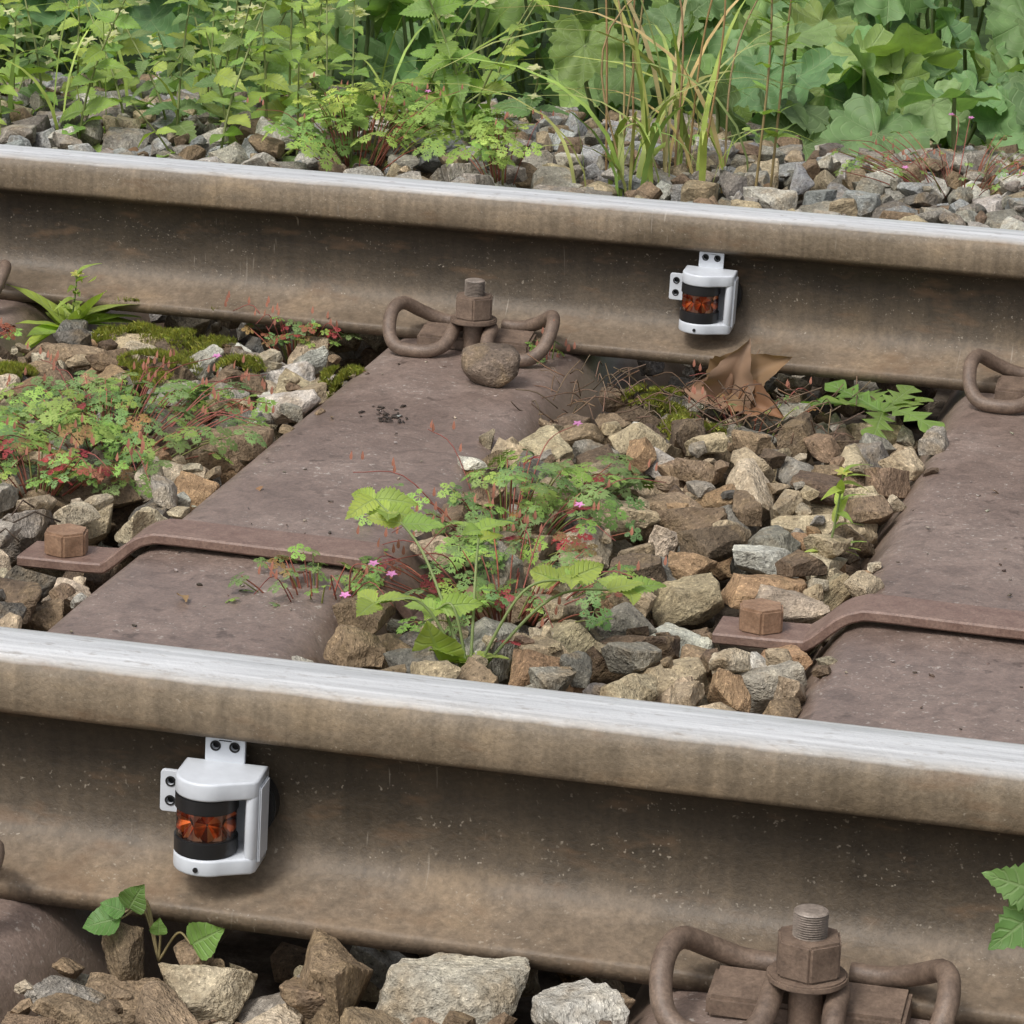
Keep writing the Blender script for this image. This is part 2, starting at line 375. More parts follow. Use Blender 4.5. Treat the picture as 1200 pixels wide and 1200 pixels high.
def device(x,y,z,rz):
    e=empty('survey_prism_target'); e.location=(x,y,z); e.rotation_euler=rz
    cxp,cyp,r=-.004,-.0235,.0205
    D=[(.0275,0),(-.0245,0),(-.0245,cyp)]+[(cxp+r*math.cos(t),cyp+r*math.sin(t)) for t in np.linspace(math.pi,1.72*math.pi,22)]+[(.020,-.0335),(.0255,-.031),(.0275,-.027)]
    curve_plate('top_cap',D,[],.0185,.030,M_white,e,.0016)
    curve_plate('bottom_cap',D,[],-.030,-.0195,M_white,e,.0016)
    Ws=[(.0275,0),(.0205,0),(.0195,-.026),(.0215,-.0315),(.0255,-.031),(.0275,-.027)]
    curve_plate('side_wall',Ws,[],-.021,.020,M_white,e,.0008)
    child('side_rib',bm_me(box(.0268,.0292,-.026,-.004,-.024,.025,.0009),'side_rib',M_white,True),e)
    curve_plate('back_plate',rrect(-.0245,.0275,-.029,.029,.002),[],0,.0035,M_white,e,.0004,RX)
    hs=[(-.006,.0400),(.006,.0400),(-.0335,.0010),(-.0335,.0135)]
    curve_plate('top_tab',rrect(-.0125,.0125,.0285,.0465,.0022),[circ(a,b,.0024) for a,b in hs[:2]],-.0012,.0022,M_white,e,.0004,RX)
    curve_plate('left_tab',rrect(-.0400,-.0235,-.0065,.0205,.0022),[circ(a,b,.0024) for a,b in hs[2:]],-.0012,.0022,M_white,e,.0004,RX)
    for i,(a,b) in enumerate(hs):
        curve_plate('eyelet_%d'%i,circ(a,b,.0034,24),[circ(a,b,.0023,20)],.0022,.0027,M_hole,e,.0001,RX)
        curve_plate('hole_back_%d'%i,circ(a,b,.0030,20),[],-.0030,-.0016,M_hole,e,.0001,RX)
    def ring(z0,z1,rad,mat,nm): child(nm,bm_me(cyl(rad,z0,z1,48,.0008),nm,mat,True),e,Matrix.Translation((cxp-.001,cyp,0)))
    ring(.0086,.0185,.0195,M_black,'upper_ring'); ring(-.0195,-.0086,.0195,M_black,'lower_ring'); ring(-.0096,.0096,.0100,M_black,'core')
    child('glass_sleeve',bm_me(cyl(.0184,-.0087,.0087,48,0,False),'glass_sleeve',M_glass,True),e,Matrix.Translation((cxp-.001,cyp,0)))
    m=MB()
    cA,cB,cC=(.80,.20,.045,1),(.30,.055,.015,1),(1.,.52,.24,1); cP=(.80,.52,.42,1)
    for a in (-103,-43,17,77):
        R=rotz(math.radians(a)); ctr=(0,-.0095,0); V2=[];F2=[];CC=[]
        n=6
        for i in range(n):
            t0=math.pi/6+i*math.pi/3; t1=t0+math.pi/3; tm=(t0+t1)/2
            def pt(t,rad,y): return (rad*math.cos(t),y,rad*1.0*math.sin(t))
            for (ta,tb_,col) in ((t0,tm,cA if i%2 else cC),(tm,t1,cB if i%2 else cA)):
                k=len(V2); V2+=[ctr,pt(ta,.0088,-.0168 if ta!=tm else -.0148),pt(tb_,.0088,-.0168 if tb_!=tm else -.0148)]; F2.append((k,k+1,k+2)); CC+=[col]*3
        for sx in (-1,1):
            for sz in (-1,1):
                k=len(V2); V2+=[(sx*.0088,-.0140,0),(sx*.0088,-.0150,sz*.0086),(sx*.0030,-.0155,sz*.0086)]; F2.append((k,k+1,k+2)); CC+=[cP]*3
        V2=np.array(V2)@R.T+np.array([cxp-.001,cyp,0]); m.add(V2,[np.array(F2)],col=np.array(CC))
    m.finish('prism_facets',M_prism,False,e)
    child('magnet_base',bm_me(cyl(.0225,0,.0125,48,.001),'magnet_base',M_black,True),e,Matrix.Translation((.010,0,.002))@Matrix.Rotation(-math.pi/2,4,'X'))
    child('nameplate',bm_me(box(-.004,.004,-.0022,-.0012,.0432,.0440,0),'nameplate',M_hole),e)
    child('drain_pin',bm_me(cyl(.0016,0,.0012,16),'drain_pin',M_black),e,Matrix.Translation((-.006,cyp-r+.0004,-.0255))@Matrix.Rotation(math.pi/2,4,'X'))
device(.2095,-.0205,.0620,(0,math.radians(1),math.radians(4)))
device(.229,Y2-.0205,.0615,(0,math.radians(1.5),math.radians(2)))
# ------------------------------------------------------------------ rocks
def ico(n):
    bm=bmesh.new(); bmesh.ops.create_icosphere(bm,subdivisions=n,radius=1); v=np.array([x.co[:] for x in bm.verts]); f=np.array([[q.index for q in x.verts] for x in bm.faces]); bm.free(); return v,f
NV=40; TPL=[]
def grab(bm):
    bmesh.ops.triangulate(bm,faces=bm.faces[:]); bm.verts.index_update()
    return np.array([x.co[:] for x in bm.verts]),np.array([[q.index for q in x.verts] for x in bm.faces])
def refine(bm,th,it=3):
    for _ in range(it):
        bmesh.ops.triangulate(bm,faces=bm.faces[:])
        L=[e for e in bm.edges if e.calc_length()>th]
        if not L: break
        bmesh.ops.subdivide_edges(bm,edges=L,cuts=1)
for i in range(NV):
    r=np.random.default_rng(300+i)
    bm=bmesh.new(); bmesh.ops.create_cube(bm,size=2)
    sc=np.array([1,r.uniform(.6,.92),r.uniform(.48,.75)])
    for k in range(r.integers(7,11)):
        N=r.normal(size=3); N/=np.linalg.norm(N); d=r.uniform(.68,1.02)
        q=bmesh.ops.bisect_plane(bm,geom=bm.verts[:]+bm.edges[:]+bm.faces[:],dist=1e-5,plane_co=tuple(N*d),plane_no=tuple(N),clear_outer=True)
        ed=[e for e in q['geom_cut'] if isinstance(e,bmesh.types.BMEdge)]
        if ed: bmesh.ops.edgenet_fill(bm,edges=ed)
    bmesh.ops.remove_doubles(bm,verts=bm.verts[:],dist=.06)
    sh=r.uniform(-.25,.25,2)
    for v in bm.verts: v.co=Vector(((v.co.x+sh[0]*v.co.z)*sc[0],(v.co.y+sh[1]*v.co.x)*sc[1],v.co.z*sc[2]))
    bmesh.ops.recalc_face_normals(bm,faces=bm.faces[:])
    rad=np.mean([v.co.length for v in bm.verts]); 
    for v in bm.verts: v.co=v.co*(.95/rad)
    T={}
    T[1]=grab(bm.copy())
    bmesh.ops.bevel(bm,geom=bm.edges[:],offset=.05,segments=1,affect='EDGES',clamp_overlap=True)
    bmesh.ops.remove_doubles(bm,verts=bm.verts[:],dist=.01)
    off=r.uniform(-50,50,3)
    for lv,th in ((2,.5),(3,.2),(4,.085)):
        b2=bm.copy(); refine(b2,th,5); V,F=grab(b2); b2.free()
        A=np.array([mn.fractal(Vector(tuple(x*1.7+off)),1.0,2.0,3) for x in V]); V=V*(1+.095*A)[:,None]
        if lv>=3:
            A=np.array([mn.fractal(Vector(tuple(x*7+off)),.8,2.0,4) for x in V]); V=V*(1+.028*A)[:,None]
        T[lv]=(V,F)
    bm.free(); TPL.append(T)
PAL={'tan':(.38,.31,.205),'tan2':(.45,.385,.28),'brown':(.225,.163,.105),'dbrown':(.13,.094,.064),'grey':(.285,.262,.218),'lgrey':(.45,.43,.375),'bgrey':(.31,.315,.305),'dgrey':(.155,.142,.122),'rust':(.30,.195,.112)}
def pick(zone):
    W={'crib':dict(tan=4.8,tan2=2.5,brown=3.6,dbrown=1.2,grey=1.7,lgrey=.5,dgrey=.6,rust=1.),
       'left':dict(tan=3.2,tan2=2.3,brown=2.6,dbrown=1.1,grey=2.1,lgrey=1.1,dgrey=.6,rust=.6),
       'near':dict(tan=1.8,tan2=.5,brown=4.4,dbrown=1.4,grey=1.5,lgrey=.3,dgrey=.5,rust=1.),
       'farr':dict(brown=3,dbrown=3,grey=2,dgrey=2,tan=1.4),
       'back':dict(bgrey=2.6,lgrey=2.4,grey=3,tan=1.6,brown=2,dgrey=1.0)}[zone]
    ks=list(W); w=np.array([W[k] for k in ks]); c=np.array(PAL[ks[rng.choice(len(ks),p=w/w.sum())]])
    return c*rng.uniform(.72,1.2)*rng.uniform(.97,1.03,3)
def zone(x,y):
    if y<0: return 'near'
    if y>1.62: return 'back'
    if y>1.22 and x>0: return 'farr'
    return 'left' if x<-.05 else 'crib'
CS=.006; X0,X1,Yl,Yh=-2.3,2.5,-.95,3.25
GX=int((X1-X0)/CS)+1; GY=int((Yh-Yl)/CS)+1
gx=X0+np.arange(GX)*CS; gy=Yl+np.arange(GY)*CS
GXX,GYY=np.meshgrid(gx,gy,indexing='ij'); H=gz(GXX,GYY)
px=[p[0] for p in sp_prof if p[0]>=0]; pz=[p[1] for p in sp_prof if p[0]>=0]
for k in KS:
    dx=GXX-(.012+k*SP); d=np.abs(dx)
    zz=np.interp(d,px,pz,right=-9); zz[(GYY<-.5)|(GYY>2.0)]=-9; H=np.maximum(H,zz)
    if -3<k<4:
        H=np.where((np.abs(GYY-.680)<.023)&(((dx>-.200)&(dx<-.10))|((dx>.10)&(dx<.19))),5.,H)
for yc in (0,Y2):
    H=np.where(np.abs(GYY-yc)<.0565,5.,H)
def tgt(x,y):
    n=mn.noise(Vector((x*5,y*5,0)))*.014
    if y<0: b=-.006 if y>-.3 else -.02
    elif y>1.6: b=-.010-(max(0,y-2.6)*.10)
    elif y>1.25: b=-.024 if x>0 else -.012
    else: b=-.002
    for k in KS:
        if abs(x-(.012+k*SP))<.075 and -.5<y<2.0: return -1
    for k in KS:
        if -.085<y-.682<.05 and (abs(x-(.012+k*SP)+.162)<.065 or abs(x-(.012+k*SP)-.17)<.06): return -.022
    return b+n
placed=[]
def drop(sz,tol,cands=5,embed=.004,xr=None,yr=None):
    best=None
    for _ in range(cands):
        x=rng.uniform(*(xr or (X0+.05,X1-.05))); y=rng.uniform(*(yr or (Yl+.05,Yh-.05)))
        tg=tgt(x,y)
        if tg<-.5: continue
        ti=int(rng.integers(NV)); s=rng.uniform(*sz)
        R=rotz(rng.uniform(0,6.28))@rotx(rng.normal()*.4)@roty(rng.normal()*.4)*s
        V=TPL[ti][2][0]@R.T
        ix=((x+V[:,0]-X0)/CS).astype(int); iy=((y+V[:,1]-Yl)/CS).astype(int)
        if ix.min()<0 or iy.min()<0 or ix.max()>=GX or iy.max()>=GY: continue
        low=V[:,2]<0
        z0=np.max(H[ix[low],iy[low]]-V[low,2])-embed
        if z0>1: continue
        topz=z0+V[:,2].max()
        sc=topz-tg
        if best is None or sc<best[0]: best=(sc,x,y,z0,ti,R,V,ix,iy,s)
    if best is None or best[0]>tol: return False
    sc,x,y,z0,ti,R,V,ix,iy,s=best
    up=V[:,2]>-.2*s
    np.maximum.at(H,(ix[up],iy[up]),z0+V[up,2])
    placed.append([x,y,z0,ti,R,s,V]); return True
vis=dict(xr=(-.85,1.05),yr=(-.25,1.6))
for _ in range(500): drop((.022,.034),.004,4,xr=(-.6,1.3),yr=(-.22,-.06))
for _ in range(5200): drop((.026,.044),.004,4)
for _ in range(1500): drop((.026,.040),.010,4,**vis)
for _ in range(3600): drop((.018,.032),.010,4,**vis)
for _ in range(2600): drop((.018,.034),.012,4)
for _ in range(2200): drop((.018,.032),.012,4,xr=(-1.3,1.3),yr=(2.0,3.2))
nbig=len(placed)
for _ in range(2600): drop((.006,.014),.004,2,**vis)
for _ in range(800): drop((.007,.014),.006,2,xr=(-1.2,1.2),yr=(2.0,3.1))
rb=MB()
for i,(x,y,z0,ti,R,s,V) in enumerate(placed):
    invis=-.75<x<1.1 and -.3<y<1.6
    topz=z0+V[:,2].max(); vs=topz> tgt(x,y)-.045
    lv=3 if (invis and vs and i<nbig) else (2 if (i<nbig and vs) else 1)
    if lv==3 and y<0 and x<.9: lv=4
    if s<.0145: lv=1 if s<.008 else 2
    T,F=TPL[ti][lv]; rb.add(T,[F],R,(x,y,z0),tuple(pick(zone(x,y)))+(random.random(),),T*s)
hero=[(.375,-.098,-.012,.044,.030,.028,(.40,.37,.30),.2),(.300,-.094,-.014,.034,.026,.030,(.24,.175,.11),1.2),(.452,-.098,-.010,.027,.024,.022,(.44,.42,.37),2.2)]
for i,(x,y,z,a,b,c,pc,rz) in enumerate(hero):
    T,F=TPL[(i*5+3)%NV][4]; R=rotz(rz)@np.diag([a,b/.75,c/.62])
    rb.add(T,[F],R,(x,y,z),pc+(random.random(),),T*a)
rb.finish('ballast_gravel',M_rock,True,None,28)
D,F=ico(4); r=np.random.default_rng(5); N=r.normal(size=(9,3)); N/=np.linalg.norm(N,axis=1)[:,None]; d=r.uniform(.82,1.0,9)
N=np.vstack([N,np.eye(3),-np.eye(3)]); d=np.append(d,[1,1,.95,1,1,.8])
q=(D@N.T)/d; R_=1/(np.log(np.sum(np.exp(14*q),1))/14); V=D*R_[:,None]; V=V*(1+.03*np.array([mn.fractal(Vector(tuple(x*2)),1.,2.,3) for x in V]))[:,None]
V=V/np.abs(V).max(0)
V=V@rotz(.4).T*np.array([.0275,.024,.0205]); V[:,2]-=V[:,2].min()
sb=MB(); sb.add(V,[F],None,(.052,1.290,.0005),(.15,.115,.088,.3),V); sb.finish('stone',M_rock)
# ------------------------------------------------------------------ leaf templates
def grid_leaf(w,nu=14,nv=3,teeth=0,nt=8,droop=.25,fold=.15,wave=0,seed=0):
    V=[];U=[]
    for i in range(nu+1):
        u=i/nu; wd=w(u)
        for j in range(-nv,nv+1):
            t=j/nv; f=1.
            if abs(j)==nv and teeth: f=1+teeth*(((u*nt)%1)-.5)*2*(1 if 0<u<1 else 0)
            V.append((u,t*wd*f,-droop*u*u+fold*abs(t)*wd+wave*math.sin(u*13+t*2)*abs(t)));U.append((u,t))
    m=2*nv+1;F=[(i*m+j,i*m+j+1,(i+1)*m+j+1,(i+1)*m+j) for i in range(nu) for j in range(m-1)]
    return np.array(V),[np.array(F)[:,::-1]],np.array(U)
def w_ov(k): return lambda u:k*(math.sin(math.pi*min(1,u**.62))**.9)+.002
L_ov=[grid_leaf(w_ov(.34),20,2,.22,10,d,.2,.02,i) for i,d in enumerate((.1,.3,.55))]
L_ht=[grid_leaf(w_ov(.46),16,2,.05,8,d,.25,.03,i) for i,d in enumerate((.1,.25))]
L_dry=[grid_leaf(w_ov(.42),18,4,.08,7,d,.9,.07,i) for i,d in enumerate((.35,.6))]
L_nar=[grid_leaf(w_ov(.17),10,1,0,8,d,.2,.01,i) for i,d in enumerate((.15,.4,.8))]
def w_dand(u): 
    base=.05+.20*u**.7*(1-u**6)
    return base*(1+.7*(((u*4.5)%1)-.5)*2) if u<.85 else .19*(1-u)/.15*1.2+.003
L_dand=[grid_leaf(w_dand,30,1,0,8,d,.1,.01,i) for i,d in enumerate((.1,.35,.6))]
def polar_leaf(lobes,tooth,notch,nr=7,na=72,wav=.1,cup=.15,seed=0,deep=.07):
    r=np.random.default_rng(seed);V=[(0,0,0)];U=[(0,0)];p1,p2=r.uniform(0,6,2)
    for i in range(1,nr+1):
        rf=i/nr
        for j in range(na):
            t=-math.pi+2*math.pi*(j+.5)/na
            R=(1-.8*math.exp(-((math.pi-abs(t))/notch)**2))*(1+deep*math.cos(lobes*t)+.06*math.cos(t))
            R*=1+tooth*((j%3)-1)*rf**3
            R*=1+.06*math.sin(3*t+p1)
            a=rf*R; z=cup*rf*rf-wav*rf*rf*math.sin(4*t+p1)-wav*.6*rf**2*math.sin(9*t+p2)-.12*a*a*(math.cos(t)>0)
            z+=.03*abs(math.sin(3.5*t))*rf
            V.append((a*math.cos(t),a*math.sin(t),z));U.append((a*math.cos(t),a*math.sin(t)))
    T=[(0,1+j,1+(j+1)%na) for j in range(na)]
    Q=[(1+(i-1)*na+j,1+i*na+j,1+i*na+(j+1)%na,1+(i-1)*na+(j+1)%na) for i in range(1,nr) for j in range(na)]
    return np.array(V),[np.array(T),np.array(Q)],np.array(U)
L_bb=[polar_leaf(11,.05,.33,6,72,r_,.12,i,.06) for i,r_ in enumerate((.10,.14,.18,.12,.16,.2,.15,.13))]
def ger_leaf(seed):
    r=np.random.default_rng(seed);V=[];F=[]
    def dia(o,a,l,w,z):
        c,s=math.cos(a),math.sin(a);k=len(V)
        for x,y in ((0,0),(l*.5,-w),(l,0),(l*.5,w)): V.append((o[0]+c*x-s*y,o[1]+s*x+c*y,z-.3*math.hypot(o[0]+c*x-s*y,o[1]+s*x+c*y)**2))
        F.append((k,k+1,k+2,k+3))
    for A,L in ((0,1),(.95,.85),(-.95,.85),(1.95,.65),(-1.95,.65)):
        A+=r.normal()*.08; z=r.uniform(0,.08)
        for i,(p,l) in enumerate(((.30,.30),(.5,.36),(.70,.28))):
            o=(math.cos(A)*p*L,math.sin(A)*p*L)
            for sg in (-1,1):
                a=A+sg*.85; l2=l*L
                dia(o,a,l2,.068*L,z)
                dia((o[0]+math.cos(a)*l2*.4,o[1]+math.sin(a)*l2*.4),a+.6,l2*.6,.042*L,z+.01)
                dia((o[0]+math.cos(a)*l2*.4,o[1]+math.sin(a)*l2*.4),a-.6,l2*.6,.042*L,z+.01)
        dia((0,0),A,L*.85,.045*L,z)
        o=(math.cos(A)*.7*L,math.sin(A)*.7*L); dia(o,A,L*.34,.055*L,z); dia(o,A+.5,L*.26,.04*L,z);dia(o,A-.5,L*.26,.04*L,z)
    return np.array(V),[np.array(F)],np.array(V)[:,:2]
L_ger=[ger_leaf(i) for i in range(5)]
def jit(c,a=.2): 
    c=np.array(c[:3])*random.uniform(1-a,1+a); return tuple(c*np.array([random.uniform(.88,1.15),1,random.uniform(.85,1.1)]))+(random.random(),)
def put(mb,L,pos,d,size,col,roll=None,up=(0,0,1)):
    V,F,U=L; R=frame(d,up)@rotx(random.gauss(0,.3) if roll is None else roll)*size
    mb.add(V,F,R,pos,col,U)
def stem(mb,P,r0,r1,col,k=5,n=14):
    P=smooth_path(P,n); v,f=tube(P,np.linspace(r0,r1,len(P)),k); mb.add(v,f,col=col); return P
def flower(mb,pos,s,col,n=5,up=(0,-.3,1)):
    R0=frame(up,(0,1,0))
    for i in range(n):
        a=i*2*math.pi/n; d=R0@np.array([.25,math.cos(a),math.sin(a)]); put(mb,L_ov[0],pos,d,s,col,roll=0,up=up)
G_bb=(.175,.285,.115);G_net=(.245,.375,.085);G_yel=(.34,.46,.10);G_ger=(.180,.280,.098);RED=(.30,.045,.05)
def butterbur(n,xr,yr,hr,sr):
    mb=MB()
    for i in range(n):
        x=random.uniform(*xr); y=random.uniform(*yr); h=random.uniform(*hr); s=random.uniform(*sr)
        g0=float(gz(x,y)); q=np.array([x,y,g0+h])
        az=random.gauss(-math.pi/2,.9); tilt=random.uniform(-1.1,-.15)
        d=(math.cos(az)*math.cos(tilt),math.sin(az)*math.cos(tilt),math.sin(tilt))
        c=G_bb if random.random()<.75 else (.25,.36,.11)
        put(mb,random.choice(L_bb),q,d,s,jit(c,.32),roll=random.gauss(0,.35))
        stem(mb,[(x+random.gauss(0,.04),y+.05+random.gauss(0,.03),g0-.02),(x,y+.03,g0+h*.6),tuple(q)],.004,.0028,(.2,.22,.09,.5),4,8)
    return mb
for (n,xr,yr,hr,sr) in ((85,(-.1,1.3),(2.92,3.25),(.03,.17),(.045,.075)),(60,(-.35,1.3),(3.15,3.5),(.08,.22),(.05,.08)),(190,(-1.6,1.5),(3.35,3.8),(.08,.30),(.05,.085)),(150,(-1.9,1.9),(3.8,4.4),(.18,.42),(.06,.09)),(130,(-3,3),(4.4,5.4),(.25,.6),(.08,.12)),(60,(1.3,3.2),(3.2,4.2),(.12,.4),(.06,.1)),(60,(-3.2,-1.3),(3.2,4.2),(.12,.4),(.06,.1))):
    butterbur(n,xr,yr,hr,sr).finish('butterbur_foliage',M_bb)
def nettle(mb,ms,x,y,h,col,ls=.05,fl=False):
    g0=float(gz(x,y))+.02; lx,ly=random.gauss(0,.07),random.gauss(0,.06)
    P=stem(ms,[(x,y,g0),(x+lx*.3,y+ly*.3,g0+h*.5),(x+lx,y+ly,g0+h)],.0022,.001,(.26,.3,.11,.4),4)
    n=int(h/.028); a0=random.uniform(0,3)
    for i in range(2,n+1):
        t=i/n; q=P[min(len(P)-1,int(t*(len(P)-1)))]; a=a0+(i%2)*math.pi/2
        sz=ls*(1.25-.75*t)*random.uniform(.8,1.2)
        for sg in (0,math.pi):
            d=(math.cos(a+sg),math.sin(a+sg),random.uniform(-.3,.45)); put(mb,random.choice(L_ov),q,d,sz,jit(col),up=(0,-.5,1))
    if fl:
        for _ in range(6): flower(mb,P[-1]+np.array([random.gauss(0,.007),random.gauss(0,.007),random.uniform(-.04,.01)]),.011,(.78,.76,.45,.5),4)
mb,ms=MB(),MB()
for _ in range(95):
    x=random.uniform(-1.55,-.30); y=random.uniform(2.35,3.3); nettle(mb,ms,x,y,random.uniform(.10,.30),random.choice([G_net,G_yel,G_net,G_yel,G_ger]),random.uniform(.035,.06),random.random()<.5)
for _ in range(8):
    nettle(mb,ms,random.uniform(-.3,1.3),random.uniform(2.8,2.95),random.uniform(.04,.09),random.choice([G_net,G_ger]),.025)
o=mb.finish('nettle_foliage',M_lf); ms.finish('stems',M_st,True,o)
def grass(x,y,n,hr,spread,cols,wd=.0022,lr=(.1,.9)):
    mb=MB()
    for _ in range(n):
        h=random.uniform(*hr);a=random.uniform(0,6.28);lean=random.uniform(*lr)
        bx,by=x+random.gauss(0,spread),y+random.gauss(0,spread); g0=-.04 if y<2.9 else float(gz(x,y))
        P=[]
        for i in range(9):
            t=i/8; rr=lean*h*t**2; P.append((bx+math.cos(a)*rr,by+math.sin(a)*rr,g0+h*(t-.55*lean*t**3)))
        P=np.array(P); side=np.array([-math.sin(a),math.cos(a),0])*.8+np.array([.6,0,0])*random.choice([-1,1]); side/=np.linalg.norm(side); w=wd*random.uniform(.6,1.5)*np.array([.6,.9,1,1,.95,.85,.65,.4,.05])
        V=np.concatenate([P+side*w[:,None],P+np.array([0,0,-.0004]),P-side*w[:,None]]); F=[]
        for i in range(8): F+= [(i,i+1,9+i+1,9+i),(9+i,9+i+1,18+i+1,18+i)]
        mb.add(V,[np.array(F)],col=jit(random.choice(cols)))
    return mb
GC=[(.29,.41,.10),(.37,.48,.12),(.23,.34,.08)];GB=[(.52,.42,.20),(.38,.22,.10),(.36,.40,.14)]
grass(-.055,2.44,28,(.12,.40),.03,GC+GB[2:],.0032,(.2,1.3)).finish('grass_clump',M_st)
mb=grass(.03,2.5,18,(.2,.5),.035,GC+GB,.0032,(.2,1.3)); 
for _ in range(9):
    x,y=random.gauss(0,.05),random.gauss(2.5,.04); h=random.uniform(.25,.5); stem(mb,[(x,y,-.04),(x+random.gauss(0,.02),y,h*.5),(x+random.gauss(0,.08),y,h)],.0016,.0009,jit((.44,.30,.15)),4)
mb.finish('grass_clump',M_st)
grass(-.36,2.7,16,(.12,.34),.05,GC).finish('grass_clump',M_st)
grass(-.95,2.55,22,(.10,.3),.12,GC).finish('grass_clump',M_st)
grass(.5,2.9,14,(.06,.18),.22,GC+GB,.0016).finish('grass_clump',M_st)
mb,ms=MB(),MB()
for i in range(2):
    h=.34; x,y=.115+i*.016,2.42+i*.02
    P=stem(ms,[(x,y,-.04),(x+.01,y,h*.5),(x+.02*i,y,h)],.0020,.001,(.32,.24,.11,.5))
    for q in P[3:]:
        for _ in range(3): a=random.uniform(0,6.28); put(mb,random.choice(L_nar),q,(math.cos(a),math.sin(a),.6),random.uniform(.02,.04),jit(G_net))
o=mb.finish('tall_weed',M_lf); ms.finish('stems',M_st,True,o)
def herb(name,x,y,z,R,n,sz,red=.1,flow=3,hmax=.07,ar=1.,cols=(G_ger,G_net)):
    mb,ms=MB(),MB()
    cl=[(random.uniform(0,6.28),random.uniform(.2,.9)) for _ in range(max(3,n//14))]
    for i in range(n):
        if random.random()<.65:
            ca,cr=random.choice(cl); ex=math.cos(ca)*cr*R+random.gauss(0,.17*R); ey=math.sin(ca)*cr*R+random.gauss(0,.17*R); a=math.atan2(ey,ex); rr=min(R*1.1,math.hypot(ex,ey))
        else: a=random.uniform(0,6.28); rr=R*math.sqrt(random.uniform(.02,1))
        h=hmax*random.uniform(.2,1)*(1.1-.5*rr/R)
        q=np.array([x+math.cos(a)*rr,y+math.sin(a)*rr*ar,z+h]); b=np.array([x+math.cos(a)*rr*.4,y+math.sin(a)*rr*.4*ar,z-.02])
        isr=random.random()<red
        stem(ms,[b,(b+q)/2+np.array([0,0,h*.25]),q],.0009,.0005,jit((.36,.13,.09) if random.random()<.65 else (.25,.28,.09)),4,8)
        col=jit(random.choice(cols),.25) if not isr else jit(random.choice([RED,(.28,.10,.06),(.25,.16,.06)]),.3)
        az=a+random.gauss(0,.6); d=(math.cos(az),math.sin(az),random.uniform(-.5,.45)); put(mb,random.choice(L_ger),q,d,sz*random.uniform(.5,1.2),col,up=(0,-.3,1))
    for i in range(flow):
        a=random.uniform(0,6.28); q=np.array([x+math.cos(a)*R,y+math.sin(a)*R*ar,z+hmax*random.uniform(.6,1.1)])
        stem(ms,[(x+math.cos(a)*R*.4,y,z),(q+np.array([x,y,z+hmax]))/2,q],.0007,.0004,(.36,.12,.09,.2),4); flower(mb,q,.005,(.62,.25,.50,.5))
    for i in range(n//12):
        a=random.uniform(0,6.28); q0=np.array([x+math.cos(a)*R*.4,y+math.sin(a)*R*ar*.4,z]);q=np.array([x+math.cos(a)*R*1.1,y+math.sin(a)*R*ar*1.1,z+hmax*random.uniform(.3,1.)])
        P=stem(ms,[q0,(q0+q)/2+np.array([0,0,.02]),q],.0007,.0004,(.34,.11,.09,.2),3,8)
        for _ in range(4):
            q2=P[random.randint(3,len(P)-1)]+np.array([random.gauss(0,.008),random.gauss(0,.008),random.uniform(0,.012)]); put(mb,L_nar[0],q2,(0,.1,1),.008,(.36,.15,.10,.1))
    o=mb.finish(name,M_st); ms.finish('stems',M_st,True,o)
herb('herb_robert_plant',.175,.87,-.012,.12,95,.023,.06,1,.050,1.3)
herb('herb_robert_plant',.22,.68,-.012,.12,70,.017,.15,2,.042,1.1)
herb('herb_robert_plant',.085,.60,-.005,.07,36,.013,.2,2,.035,1.1)
herb('herb_robert_plant',-.23,.99,-.010,.130,210,.021,.06,1,.042,1.5)
herb('herb_robert_plant',-.235,.83,.004,.075,70,.014,.6,0,.022,.8)
herb('herb_robert_plant',-.19,1.45,-.015,.06,50,.013,.2,0,.03)
herb('herb_robert_plant',-.50,1.28,-.005,.06,45,.016,.5,0,.025)
herb('herb_robert_plant',-.46,1.02,-.010,.10,70,.017,.25,0,.03)
herb('herb_robert_plant',-.40,2.40,.0,.12,80,.034,.0,1,.09,cols=(G_yel,G_net))
herb('herb_robert_plant',-.20,2.38,.0,.07,34,.03,.0,0,.07,cols=(G_yel,G_net))
herb('herb_robert_plant',.35,2.65,-.02,.17,60,.012,.25,3,.06)
herb('herb_robert_plant',.55,2.55,-.02,.12,60,.012,.2,2,.05)
herb('herb_robert_plant',.30,1.36,-.03,.07,36,.008,.3,0,.035,cols=((.11,.13,.05),G_ger))
herb('herb_robert_plant',.080,1.415,-.03,.02,36,.009,.0,0,.06)
def rosette(name,x,y,z,n,sz,L,col,az=None,el=(.15,.7),stemh=0):
    mb=MB()
    for i in range(n):
        a=random.uniform(0,6.28) if az is None else random.gauss(*az); e=random.uniform(*el)
        put(mb,random.choice(L),(x,y,z),(math.cos(a)*math.cos(e),math.sin(a)*math.cos(e),math.sin(e)),sz*random.uniform(.7,1.2),jit(col),roll=random.gauss(0,.2))
    if stemh:
        P=stem(mb,[(x,y,z),(x+.005,y,z+stemh*.5),(x+.008,y,z+stemh)],.0012,.0008,(.26,.32,.11,.5))
        for q in P[4:]: put(mb,random.choice(L_nar),q,(random.gauss(0,1),random.gauss(0,1),.6),.022,jit(col))
        flower(mb,P[-1],.008,(.6,.58,.16,.5),6)
    return mb.finish(name,M_lf)
rosette('wild_lettuce_plant',-.425,1.42,-.02,16,.07,L_nar,G_yel,stemh=.06,el=(.2,1.))
rosette('dandelion_plant',.425,1.375,-.012,9,.085,L_dand,(.24,.38,.10),el=(.05,.5))
rosette('hawkweed_plant',.448,.887,-.01,5,.03,L_nar,G_yel,stemh=.07)
mb=MB()
base=(.232,.515,-.03)
